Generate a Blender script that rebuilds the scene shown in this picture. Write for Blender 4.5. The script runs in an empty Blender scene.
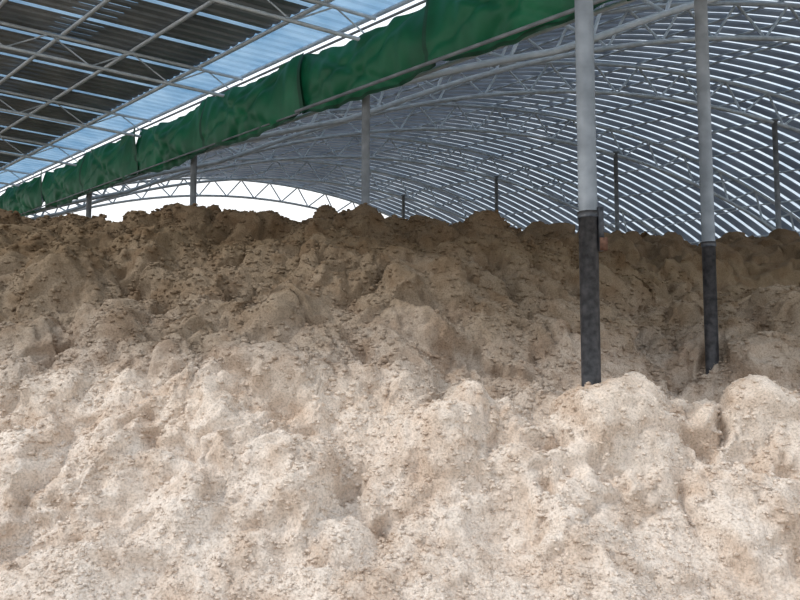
import bpy, math, random
import numpy as np
from mathutils import Vector
random.seed(3); rng=np.random.RandomState(5)
S=bpy.context.scene
try:
    S.view_settings.view_transform='Standard'
except Exception: pass
COL=S.collection

# ---------------- helpers
def mat(name):
    m=bpy.data.materials.new(name); m.use_nodes=True
    nt=m.node_tree; nt.nodes.clear()
    o=nt.nodes.new('ShaderNodeOutputMaterial')
    return m,nt,o
def N(nt,t,**k):
    n=nt.nodes.new(t)
    for a,b in k.items(): setattr(n,a,b)
    return n
def ramp(nt,stops):
    r=N(nt,'ShaderNodeValToRGB'); e=r.color_ramp.elements
    e[0].position=stops[0][0]; e[0].color=(*stops[0][1],1)
    e[1].position=stops[-1][0]; e[1].color=(*stops[-1][1],1)
    for p,c in stops[1:-1]:
        x=e.new(p); x.color=(*c,1)
    return r
def noisy(name,c1,c2,scale=8,rough=.6,metal=0,bump=.1,detail=6):
    m,nt,o=mat(name)
    g=N(nt,'ShaderNodeNewGeometry'); n=N(nt,'ShaderNodeTexNoise')
    n.inputs['Scale'].default_value=scale; n.inputs['Detail'].default_value=detail
    nt.links.new(g.outputs['Position'],n.inputs['Vector'])
    r=ramp(nt,[(.35,c1),(.68,c2)]); nt.links.new(n.outputs['Fac'],r.inputs[0])
    b=N(nt,'ShaderNodeBsdfPrincipled'); nt.links.new(r.outputs[0],b.inputs['Base Color'])
    b.inputs['Roughness'].default_value=rough; b.inputs['Metallic'].default_value=metal
    bp=N(nt,'ShaderNodeBump'); bp.inputs['Strength'].default_value=bump; bp.inputs['Distance'].default_value=.02
    nt.links.new(n.outputs['Fac'],bp.inputs['Height']); nt.links.new(bp.outputs[0],b.inputs['Normal'])
    nt.links.new(b.outputs[0],o.inputs[0]); return m
def translucent(name,c1,c2,tr=.6,scale=1.2,rough=.5):
    m,nt,o=mat(name)
    g=N(nt,'ShaderNodeNewGeometry'); n=N(nt,'ShaderNodeTexNoise')
    n.inputs['Scale'].default_value=scale; n.inputs['Detail'].default_value=5
    nt.links.new(g.outputs['Position'],n.inputs['Vector'])
    r=ramp(nt,[(.3,c1),(.7,c2)]); nt.links.new(n.outputs['Fac'],r.inputs[0])
    b=N(nt,'ShaderNodeBsdfPrincipled'); b.inputs['Roughness'].default_value=rough
    t=N(nt,'ShaderNodeBsdfTranslucent'); mx=N(nt,'ShaderNodeMixShader'); mx.inputs[0].default_value=tr
    nt.links.new(r.outputs[0],b.inputs['Base Color']); nt.links.new(r.outputs[0],t.inputs['Color'])
    nt.links.new(b.outputs[0],mx.inputs[1]); nt.links.new(t.outputs[0],mx.inputs[2])
    nt.links.new(mx.outputs[0],o.inputs[0]); return m
def mesh(name,V,F,mats,mi=None,smooth=False):
    me=bpy.data.meshes.new(name); me.from_pydata([tuple(v) for v in V],[],F)
    for m in mats: me.materials.append(m)
    if mi is not None: me.polygons.foreach_set('material_index',mi)
    if smooth: me.polygons.foreach_set('use_smooth',[True]*len(me.polygons))
    me.update(); ob=bpy.data.objects.new(name,me); COL.objects.link(ob); return ob
class B:
    def __init__(s): s.V=[];s.F=[];s.M=[]
    def tube(s,pts,r,n=8,m=0,cap=True):
        pts=[Vector(p) for p in pts]; base=len(s.V); k=len(pts)
        for i,p in enumerate(pts):
            d=(pts[min(i+1,k-1)]-pts[max(i-1,0)]).normalized()
            up=Vector((0,0,1)) if abs(d.z)<.9 else Vector((1,0,0))
            x=d.cross(up).normalized(); y=d.cross(x).normalized()
            for j in range(n):
                a=2*math.pi*j/n; s.V.append(p+x*math.cos(a)*r+y*math.sin(a)*r)
        for i in range(k-1):
            for j in range(n):
                a=base+i*n+j; b=base+i*n+(j+1)%n
                s.F.append((a,b,b+n,a+n)); s.M.append(m)
        if cap:
            s.F.append(tuple(base+j for j in range(n))); s.M.append(m)
            s.F.append(tuple(base+(k-1)*n+j for j in range(n))[::-1]); s.M.append(m)
    def box(s,c,h,m=0,ax=None):
        c=Vector(c); X,Y,Z=ax or (Vector((1,0,0)),Vector((0,1,0)),Vector((0,0,1)))
        b=len(s.V)
        for dz in(-1,1):
            for dx,dy in((-1,-1),(1,-1),(1,1),(-1,1)):
                s.V.append(c+X*dx*h[0]+Y*dy*h[1]+Z*dz*h[2])
        for f in((0,3,2,1),(4,5,6,7),(0,1,5,4),(1,2,6,5),(2,3,7,6),(3,0,4,7)):
            s.F.append(tuple(b+i for i in f)); s.M.append(m)
    def out(s,name,mats,smooth=False): return mesh(name,s.V,s.F,mats,s.M,smooth)

# ---------------- building axes
TH=math.radians(48)
A=Vector((-math.sin(TH),math.cos(TH),0)); Bv=Vector((math.cos(TH),math.sin(TH),0))
def ab(a,b,z=0): return A*a+Bv*b+Vector((0,0,z))
PH=math.radians(8); C=Vector((math.cos(PH),math.sin(PH),0))
O=Vector((11.3,19.7,0))
SC=-5.4; ZC=9.85
def prof(s):
    d=s-SC
    return ZC-.0205*d*d-(2e-5*d**4 if d>0 else 0)
def vault(s,t,off=0): return O+C*s+A*t+Vector((0,0,prof(s)+off))
S0,S1=-19.6,11.5
T0,T1=-15,20.4

# ---------------- materials
m_galv=noisy('galvanised_steel',(.15,.165,.18),(.25,.27,.29),5,.6,.05,.03)
m_truss=noisy('painted_truss_steel',(.46,.53,.59),(.64,.70,.75),6,.6,.0,.02)
m_black=noisy('black_tar_paint',(.012,.015,.02),(.06,.062,.07),20,.5,0,.3)
m_rust=noisy('rusty_steel',(.08,.035,.02),(.16,.08,.05),30,.8,.2,.3)
m_sheet=translucent('roof_sheet_grey',(.14,.17,.215),(.25,.29,.35),.14,1.0)
m_sheet_dark=noisy('shed_sheet',(.15,.185,.215),(.29,.33,.37),1.3,.5,.2,.02)
m_skyl=translucent('translucent_rib',(.60,.69,.76),(.85,.89,.92),.75,.8)
m_blue=translucent('blue_translucent_sheet',(.20,.36,.52),(.38,.54,.68),.65,1.5)
m_gap=translucent('blue_lap_strip',(.18,.31,.45),(.36,.52,.66),.6,2.0)
m_tarp=translucent('green_tarpaulin',(.004,.095,.040),(.010,.175,.075),.28,1.6,.5)
m_tarp_edge=noisy('tarp_hem',(.004,.05,.025),(.008,.08,.04),4,.7)
m_floor=noisy('packed_dirt_floor',(.20,.17,.13),(.36,.31,.25),3,.9,0,.6)

# ---------------- floor
bf=B(); bf.box((0,10,-.1),(60,60,.1)); bf.out('floor',[m_floor])

# ---------------- vault ceiling (corrugated)
ns=56; sv=np.linspace(S0,S1,ns)
V=[];F=[];M=[]
per=.45; tl=[];
t=T0
while t<T1:
    tl+= [(t,0),(t+.25,0),(t+.28,.05),(t+.42,.05)]; t+=per
tl.append((t,0))
for (tt,o) in tl:
    for s in sv: V.append(vault(s,tt,.12+o))
for i in range(len(tl)-1):
    k=i%4
    for j in range(ns-1):
        a=i*ns+j; F.append((a,a+1,a+ns+1,a+ns)); M.append(1 if k==2 else 0)
mesh('ceiling',V,F,[m_sheet,m_skyl],M)

# ---------------- arched trusses + purlins
def truss(t):
    b=B(); n=46
    ss=np.linspace(S0+.15,S1,n)
    top=[vault(s,t,-.04) for s in ss]; bot=[]
    for i,s in enumerate(ss):
        dep=.85*min(1,.12+(s-S0)/3.5)
        ds=.01; tg=Vector((1,0,(prof(s+ds)-prof(s-ds))/(2*ds))).normalized()
        nrm=C*(tg.z)+Vector((0,0,-tg.x)); bot.append(vault(s,t,-.04)+nrm*dep)
    b.tube(top,.055,6); b.tube(bot,.06,6)
    for i in range(n-1):
        if i%2==0: b.tube([top[i],bot[i+1]],.034,5)
        else: b.tube([bot[i],top[i+1]],.034,5)
    return b.out('arched_roof_truss',[m_truss],True)
for k in range(-2,5): truss(5*k)
bp=B()
for s in np.arange(S0+.3,S1,1.5):
    bp.tube([vault(s,T0,.07),vault(s,T1,.07)],.03,5)
for k in range(-2,4):
    for s in (-12.5,-5.4,0,5):
        bp.tube([vault(s,5*k,-.83),vault(s+1.6,5*k+5,-.05)],.022,5)
bp.out('roof_purlins',[m_truss],True)

# ---------------- support poles
def pole(p,top,r,base,black=2.62,clamp=False):
    b=B(); x,y=p.x,p.y
    b.tube([(x,y,base),(x,y,black)],r*1.02,16,1)
    b.tube([(x,y,black),(x,y,top)],r,16,0)
    for z in (black+.0,):
        b.tube([(x,y,z-.03),(x,y,z+.02)],r*1.12,16,1)
    b.tube([(x,y,top-.04),(x,y,top)],r*1.5,16,0)
    if clamp:
        b.box((x+.085,y-.02,black-.12),(.02,.035,.17),1); b.box((x+.10,y-.03,black-.24),(.03,.03,.05),2)
    return b.out('support_pole',[m_galv,m_black,m_rust],True)
pole(Vector((1.46,5.12,0)),6.7,.072,0,2.62,True)
for a in (2.2,7.2,12.2,17.2,22.2): pole(ab(a,7.2),6.0,.064,0,2.65)
for k in range(-1,5):
    p=O+A*(5*k); pole(p,prof(0)-.83,.075,0,2.6)

# eave beam on tarp row
be=B()
be.tube([ab(-6,7.15,5.98),ab(30,7.15,5.98)],.05,8)
be.tube([ab(-6,7.15,5.5),ab(30,7.15,5.5)],.03,8)
n=60
for i in range(n):
    a0=-6+36*i/n; a1=-6+36*(i+1)/n
    be.tube([ab(a0,7.15,5.98 if i%2 else 5.5),ab(a1,7.15,5.5 if i%2 else 5.98)],.014,5)
be.out('eave_beam',[m_truss],True)

# ---------------- green tarp
seams=[-8.34,-5.54,-2.74,.06,2.86,5.66,8.4,11.3,14.1,16.8,19.5,22.3,25.1,28]
V=[];F=[];M=[]
nz=20
for q in range(len(seams)-1):
    a0,a1=seams[q]-.06,seams[q+1]+.06
    nx=90; base=len(V); ph=rng.rand(8)*6.28
    db=rng.uniform(-.08,.03); amp=rng.uniform(.8,1.3)
    for i in range(nx+1):
        u=i/nx; a=a0+(a1-a0)*u
        sag=.16*math.sin(math.pi*u)*amp; tsag=.09*math.sin(math.pi*u)*amp
        zt=6.44-tsag; zb=5.44+db-sag*.6
        for j in range(nz+1):
            v=j/nz; z=zt+(zb-zt)*v
            bul=-.14*math.sin(math.pi*min(1,v*1.02))*(.4+.6*math.sin(math.pi*u))*amp
            wr=.022*math.sin(a*8+ph[0]+3*v)*(1-v*.3)+.012*math.sin(a*19+ph[1]-4*v)+.03*math.sin(a*3.5+5*v+ph[2])
            f1=(u-.0)*2.8-v*1.6; wr+=.05*math.exp(-((f1-.4)/.13)**2)+.05*math.exp(-(((1-u)*2.8-v*1.8-.3)/.12)**2)
            f2=u*2.8-v*2.2; wr+=.035*math.exp(-((f2-.9)/.11)**2)
            ed=.04*(1 if q%2 else -1)
            V.append(ab(a,6.93+bul+wr+ed,z+.010*math.sin(a*13+ph[3])))
    for i in range(nx):
        for j in range(nz):
            k=base+i*(nz+1)+j
            F.append((k,k+1,k+nz+2,k+nz+1)); M.append(1 if (j==nz-1 or i in(0,1,nx-2,nx-1)) else 0)
tp=mesh('green_tarpaulin',V,F,[m_tarp,m_tarp_edge],M,True)
bt=B()
bt.tube([ab(-8,6.78,5.40),ab(8.4,6.78,5.42)],.026,8); bt.tube([ab(8.4,6.86,5.42),ab(28,6.86,5.42)],.016,8)
bt.tube([ab(-8,7.0,6.46),ab(28,7.0,6.46)],.02,8)
r_=bt.out('tarp_rail',[m_galv],True); r_.parent=tp

# ---------------- shed roof on the near side
PS=math.radians(22); D=Vector((math.cos(PS),math.sin(PS),0)); kD=D.dot(Bv); dA=D.dot(A)
def shed(b,a,off=0):
    aa=a+(b-6)*dA/kD
    return ab(aa,b,6.85-.10*(b-6)+off)
V=[];F=[];M=[]
bs=[2.4,3.0,3.6,4.2,4.8,5.4,6.0,6.45,6.8,7.2]
t=-.5; tl=[]
while t<34:
    tl+=[(t,0),(t+.12,0),(t+.15,.035),(t+.21,.035)]; t+=.24
tl.append((t,0))
for (tt,o) in tl:
    for b in bs: V.append(shed(b,tt,o))
nb=len(bs)
rr=random.Random(9)
pan={}
for i in range(len(tl)-1):
    for j in range(nb-1):
        a=i*nb+j; F.append((a,a+1,a+nb+1,a+nb))
        if j>=7: m=1
        else:
            m=2 if (i%20 in (18,19) or (j==3 and i%4==2) ) else 0
        M.append(m)
mesh('shed_roof',V,F,[m_sheet_dark,m_blue,m_gap],M)
bs_=B()
for b in (2.45,3.4,4.4,5.4,6.45,7.15):
    bs_.tube([shed(b,-.5,-.05),shed(b,34,-.05)],.035,6)
bs_.out('shed_purlins',[m_truss],True)
for a in (0.5,4,7.5,11,14.5,18,21.5,25):
    b=B(); top=[shed(x,a,-.10) for x in np.linspace(2.45,7.15,9)]; bot=[shed(x,a,-.50) for x in np.linspace(2.45,7.15,9)]
    b.tube(top,.03,6); b.tube(bot,.03,6)
    for i in range(8):
        b.tube([top[i],bot[i+1]] if i%2 else [bot[i],top[i+1]],.014,5)
    b.out('shed_roof_truss',[m_truss],True)

# ---------------- pile
P=[]
def col(x,prof_): 
    for y,z in prof_: P.append((x,y,z))
left=[(2.2,-.05),(3.2,-.04),(3.93,-.01),(4.3,.10),(4.75,.50),(5.2,1.0),(5.9,1.5),(6.6,1.95),(7.6,2.58),(8.8,3.17),(10.5,3.0),(14,2.8),(20,2.8),(28,2.4),(33,.0)]
for x in (-22,-15,-11,-8): col(x,[(y,z*(1.0)) for y,z in left])
col(-5.3,[(y,z+(.12 if 8<y<9 else 0)) for y,z in left])
col(-3,[(y,z+(.05 if 8<y<9 else 0)) for y,z in left])
col(-1,[(y,z+(.06 if 8<y<11 else 0)) for y,z in left])
F0=[(2.2,-.05),(3.2,-.03),(3.93,.04),(4.3,.18)]
col(.6,F0+[(4.75,.64),(5.15,1.18),(5.75,1.05),(6.6,1.75),(7.6,2.42),(9,3.15),(10.5,3.15),(14,3.0),(20,3.0),(28,2.6),(33,0)])
col(1.8,F0+[(4.75,.70),(5.1,1.25),(5.7,.85),(7,1.85),(9,2.85),(10.5,3.25),(14,3.2),(20,3.0),(28,2.6),(33,0)])
col(2.8,F0+[(4.75,.66),(5.05,1.12),(5.7,.45),(6.6,.85),(8,1.6),(10,2.85),(11.5,3.55),(15,3.4),(20,3.3),(28,2.8),(33,0)])
for x in (4.1,8,12,16,22): col(x,F0+[(4.75,.62),(5.1,1.06),(5.7,.7),(6.5,1.6),(7.4,2.15),(8.5,1.6),(10.5,2.2),(13.5,3.7),(17,3.65),(20,3.6),(28,2.8),(33,0)])
P=np.array(P,float)
def ker(r): return np.sqrt(r*r+.03)
d=np.sqrt(((P[:,None,:2]-P[None,:,:2])**2).sum(-1))
W=np.linalg.solve(ker(d),P[:,2])
def lat(ix,iy,seed):
    h=(ix.astype(np.int64)*374761393+iy.astype(np.int64)*668265263+seed*974711)&0xffffffff
    h=((h^(h>>13))*1274126177)&0xffffffff; h=h^(h>>16)
    return (h&0xffff)/65535.0
def vn(x,y,seed):
    ix=np.floor(x);iy=np.floor(y);fx=x-ix;fy=y-iy
    u=fx*fx*fx*(fx*(fx*6-15)+10);v=fy*fy*fy*(fy*(fy*6-15)+10)
    def g(dx,dy):
        a=lat(ix+dx,iy+dy,seed)*6.2832
        return np.cos(a)*(fx-dx)+np.sin(a)*(fy-dy)
    return (g(0,0)*(1-u)+g(1,0)*u)*(1-v)+(g(0,1)*(1-u)+g(1,1)*u)*v
def rot(x,y,a): return x*math.cos(a)-y*math.sin(a),x*math.sin(a)+y*math.cos(a)
def bil(x,y,f,seed):
    X,Y=rot(x,y,seed*.37)
    return np.sqrt(vn(X*f,Y*f,seed)**2+.003)*2.6-.62
def cell(x,y,f,seed):
    X,Y=rot(x*f,y*f,seed*.53)
    ix=np.floor(X); iy=np.floor(Y); best=np.full(X.shape,9.)
    for dx in(-1,0,1):
        for dy in(-1,0,1):
            cx=ix+dx; cy=iy+dy
            px=cx+lat(cx,cy,seed); py=cy+lat(cx,cy,seed+17); r=.75+.6*lat(cx,cy,seed+31)
            dd=((X-px)**2+(Y-py)**2)/r
            best=np.minimum(best,dd)
    return np.sqrt(np.clip(1-best,0,1))
def fbm(x,y,f,oc,seed,gain=.5):
    r=0;am=1
    for k in range(oc):
        X,Y=rot(x,y,1.3*k+.7); r=r+am*vn(X*f,Y*f,seed+k); am*=gain; f*=2.03
    return r
xs=[0.];st=.017
while xs[-1]<22:
    q=xs[-1]; xs.append(q+(st if q<3.6 else st*(1+(q-3.6)*.45)))
xs=np.array([-q for q in xs[:0:-1]]+xs)
ys=[2.3]
while ys[-1]<33:
    y=ys[-1]; ys.append(y+(.013 if y<6.5 else .013*(1+(y-6.5)*.6)))
ys=np.array(ys)
X,Y=np.meshgrid(xs,ys)
x_=X.ravel();y_=Y.ravel(); H0=np.zeros_like(x_)
for (px,py,_),w in zip(P,W): H0+=w*ker(np.sqrt((x_-px)**2+(y_-py)**2))
H0=H0.reshape(X.shape)
m=np.clip((Y-3.3)/1.5,.05,1)
H0=H0+m*.20*fbm(X,Y,.55,2,11)+m*.20*fbm(X,Y,1.3,2,14)
gy=np.gradient(H0,ys,axis=0); gx=np.gradient(H0,xs,axis=1)
nn=np.sqrt(gx**2+gy**2+1); NX,NY,NZ=-gx/nn,-gy/nn,1/nn
dy_=np.diff(ys,prepend=ys[0])[:,None]
Lc=np.cumsum(np.sqrt(1+gy**2)*dy_,axis=0)
Lr=.35*Lc+.65*Lc.mean(axis=1)[:,None]
U=X; Vv=Lr
wx=U+.20*fbm(U,Vv,1.8,3,40)+.06*fbm(U,Vv,7,3,43); wy=Vv+.20*fbm(U,Vv,1.8,3,60)+.06*fbm(U,Vv,7,3,63)
am=np.clip((Y-3.5)/1.3,.14,1)
msk=np.clip(.75+1.4*fbm(U,Vv,.8,2,77),.15,1.4)
Dsp=.18*bil(wx,wy,1.15,21)+.10*bil(wx,wy,2.3,22)*(.6+.4*msk)
Dsp=Dsp+.17*cell(wx,wy,2.3,401)*(.4+.6*msk)+.115*cell(wx,wy,4.8,402)*(.4+.6*msk)+.050*cell(wx+.01,wy,10,403)
Dsp=Dsp+.020*cell(U+.03*fbm(U,Vv,15,2,5),Vv+.03*fbm(U,Vv,15,2,9),22,404)+.012*fbm(U,Vv,30,2,91,.7)-.14
Dsp=Dsp-.18*np.clip(fbm(wx,wy,1.9,3,201)*2.4-.42,0,1)
Dsp=Dsp*am
XX=X+NX*Dsp; YY=Y+NY*Dsp; ZZ=H0+NZ*Dsp
XX=XX+am*.025*fbm(U,Vv,9,3,121,.6); YY=YY+am*.02*fbm(U,Vv,9,2,141,.6)
ZZ=ZZ-am*.02*np.clip(fbm(U,Vv,6,3,171,.6)*2,0,1)
H=np.maximum(ZZ,-.03+.012*fbm(X,Y,6,3,7))
ny,nx=X.shape
me=bpy.data.meshes.new('sawdust_pile')
co=np.stack([XX,YY,H],-1).reshape(-1,3).astype(np.float32)
i=np.arange((ny-1)*(nx-1)); r=i//(nx-1); c=i%(nx-1); v0=r*nx+c
quads=np.stack([v0,v0+1,v0+nx+1,v0+nx],-1).astype(np.int32)
phi=(1+5**.5)/2
ico=np.array([(-1,phi,0),(1,phi,0),(-1,-phi,0),(1,-phi,0),(0,-1,phi),(0,1,phi),(0,-1,-phi),(0,1,-phi),(phi,0,-1),(phi,0,1),(-phi,0,-1),(-phi,0,1)])/1.9
itri=np.array([(0,11,5),(0,5,1),(0,1,7),(0,7,10),(0,10,11),(1,5,9),(5,11,4),(11,10,2),(10,7,6),(7,1,8),(3,9,4),(3,4,2),(3,2,6),(3,6,8),(3,8,9),(4,9,5),(2,4,11),(6,2,10),(8,6,7),(9,8,1)])
n_c=80000
cy=3.3+8*rng.rand(n_c)**1.5; cx=(rng.rand(n_c)*2-1)*(cy*.75+.6)
ix=np.clip(np.searchsorted(xs,cx),1,nx-2); iy=np.clip(np.searchsorted(ys,cy),1,ny-2)
clus=fbm(cx,cy,1.5,3,301)
keep=(clus+rng.rand(n_c)*.7)>.1
ix=ix[keep];iy=iy[keep]; n_c=len(ix)
pc=co.reshape(ny,nx,3)[iy,ix]
sz=.005+.011*rng.rand(n_c)**3*1.6; sz*=np.clip(pc[:,1]/5,.8,1.5)
q=ico[None]*(1+.5*(rng.rand(n_c,12,1)-.5))+.25*(rng.rand(n_c,12,3)-.5)
sc3=np.stack([.7+.9*rng.rand(n_c),.7+.6*rng.rand(n_c),.5+.5*rng.rand(n_c)],-1)[:,None]
q=q*sc3*sz[:,None,None]+pc[:,None]+np.array([0,0,.2])*sz[:,None,None]
cv=q.reshape(-1,3).astype(np.float32)
ct=(itri[None]+ (np.arange(n_c)*12)[:,None,None]+len(co)).reshape(-1,3).astype(np.int32)
n_f=90000
cy=3.3+7*rng.rand(n_f)**1.5; cx=(rng.rand(n_f)*2-1)*(cy*.75+.6)
ix=np.clip(np.searchsorted(xs,cx),1,nx-2); iy=np.clip(np.searchsorted(ys,cy),1,ny-2)
pf=co.reshape(ny,nx,3)[iy,ix]+np.array([0,-.002,.004])
dr=rng.randn(n_f,3); dr[:,2]=np.abs(dr[:,2])*.6; dr/=np.linalg.norm(dr,axis=1,keepdims=True)
ln=(.015+.04*rng.rand(n_f)**2)[:,None]; sd_=np.cross(dr,rng.randn(n_f,3)); sd_/=np.linalg.norm(sd_,axis=1,keepdims=True); sd_*=.0018
fv=np.stack([pf-sd_,pf+sd_,pf+dr*ln+sd_*.5,pf+dr*ln-sd_*.5],1).reshape(-1,3).astype(np.float32)
fq=(np.arange(n_f*4).reshape(-1,4)+len(co)+len(cv)).astype(np.int32)
allv=np.concatenate([co,cv,fv])
me.vertices.add(len(allv)); me.vertices.foreach_set('co',allv.ravel())
lv=np.concatenate([quads.ravel(),fq.ravel(),ct.ravel()])
me.loops.add(len(lv)); me.loops.foreach_set('vertex_index',lv)
nq=quads.size+fq.size
ls=np.concatenate([np.arange(0,nq,4),nq+np.arange(0,ct.size,3)]).astype(np.int32)
me.polygons.add(len(ls)); me.polygons.foreach_set('loop_start',ls)
me.polygons.foreach_set('use_smooth',np.ones(len(ls),bool))
me.update(calc_edges=True); me.validate()
pile=bpy.data.objects.new('sawdust_pile',me); COL.objects.link(pile)
print('pile verts',len(allv))

def pile_mat():
    m,nt,o=mat('sawdust_fibre'); L=nt.links
    g=N(nt,'ShaderNodeNewGeometry'); sp=N(nt,'ShaderNodeSeparateXYZ'); L.new(g.outputs['Position'],sp.inputs[0])
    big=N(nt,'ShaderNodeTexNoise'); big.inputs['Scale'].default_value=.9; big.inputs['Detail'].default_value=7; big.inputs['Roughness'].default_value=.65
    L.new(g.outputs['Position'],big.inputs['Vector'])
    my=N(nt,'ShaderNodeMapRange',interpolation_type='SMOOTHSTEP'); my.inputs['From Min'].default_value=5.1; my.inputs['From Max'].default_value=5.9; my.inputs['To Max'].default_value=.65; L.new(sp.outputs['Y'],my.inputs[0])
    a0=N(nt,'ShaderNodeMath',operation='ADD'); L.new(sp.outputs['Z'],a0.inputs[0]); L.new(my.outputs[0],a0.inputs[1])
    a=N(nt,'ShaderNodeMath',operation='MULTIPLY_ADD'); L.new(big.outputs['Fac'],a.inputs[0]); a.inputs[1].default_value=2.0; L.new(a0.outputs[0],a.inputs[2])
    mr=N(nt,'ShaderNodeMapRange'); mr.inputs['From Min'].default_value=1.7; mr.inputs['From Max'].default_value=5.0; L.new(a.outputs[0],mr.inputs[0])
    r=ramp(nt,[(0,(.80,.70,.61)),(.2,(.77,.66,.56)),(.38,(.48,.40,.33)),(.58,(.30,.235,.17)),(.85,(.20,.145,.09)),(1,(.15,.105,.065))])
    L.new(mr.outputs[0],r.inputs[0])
    f=N(nt,'ShaderNodeTexNoise'); f.inputs['Scale'].default_value=60; f.inputs['Detail'].default_value=6; f.inputs['Roughness'].default_value=.7; L.new(g.outputs['Position'],f.inputs['Vector'])
    fr=ramp(nt,[(.34,(.62,.59,.55)),(.5,(.95,.94,.93)),(.66,(1.13,1.12,1.11))]); L.new(f.outputs['Fac'],fr.inputs[0])
    mx=N(nt,'ShaderNodeMix',data_type='RGBA',blend_type='MULTIPLY'); mx.inputs[0].default_value=1
    L.new(r.outputs[0],mx.inputs[6]); L.new(fr.outputs[0],mx.inputs[7])
    p=N(nt,'ShaderNodeTexNoise'); p.inputs['Scale'].default_value=3.5; p.inputs['Detail'].default_value=7; L.new(g.outputs['Position'],p.inputs['Vector'])
    pr=ramp(nt,[(.36,(.82,.75,.69)),(.55,(1.04,1.04,1.04))]); L.new(p.outputs['Fac'],pr.inputs[0])
    mx2=N(nt,'ShaderNodeMix',data_type='RGBA',blend_type='MULTIPLY'); mx2.inputs[0].default_value=1
    L.new(mx.outputs[2],mx2.inputs[6]); L.new(pr.outputs[0],mx2.inputs[7])
    b=N(nt,'ShaderNodeBsdfPrincipled'); b.inputs['Roughness'].default_value=.95; b.inputs['Specular IOR Level'].default_value=.1
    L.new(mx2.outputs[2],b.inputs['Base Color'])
    b1=N(nt,'ShaderNodeBump'); b1.inputs['Strength'].default_value=.9; b1.inputs['Distance'].default_value=.015
    L.new(f.outputs['Fac'],b1.inputs['Height'])
    L.new(b1.outputs[0],b.inputs['Normal'])
    L.new(b.outputs[0],o.inputs[0]); return m
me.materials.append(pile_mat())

# ---------------- light
w=bpy.data.worlds.new('World'); S.world=w; w.use_nodes=True; nt=w.node_tree; nt.nodes.clear()
o=nt.nodes.new('ShaderNodeOutputWorld'); bg=nt.nodes.new('ShaderNodeBackground')
tc=nt.nodes.new('ShaderNodeTexCoord'); sp=nt.nodes.new('ShaderNodeSeparateXYZ')
r=ramp(nt,[(0,(1,1,1)),(.35,(.92,.96,1.0)),(1,(.68,.82,1.0))])
nt.links.new(tc.outputs['Generated'],sp.inputs[0]); nt.links.new(sp.outputs['Z'],r.inputs[0]); nt.links.new(r.outputs[0],bg.inputs[0])
bg.inputs[1].default_value=1.4; nt.links.new(bg.outputs[0],o.inputs[0])
sd=bpy.data.lights.new('sun','SUN'); sd.energy=1.8; sd.angle=math.radians(14); sd.color=(1,.95,.89)
so=bpy.data.objects.new('sun',sd); COL.objects.link(so)
so.rotation_euler=Vector((.66,.10,-.84)).to_track_quat('-Z','Y').to_euler(); so.location=(-8,-4,14)

# ---------------- camera
cd=bpy.data.cameras.new('camera'); cd.lens=30; cd.sensor_width=36; cd.clip_end=300
cam=bpy.data.objects.new('camera',cd); COL.objects.link(cam); cam.location=(0,0,1.6)
cam.rotation_euler=(math.radians(93.95),0,0); S.camera=cam
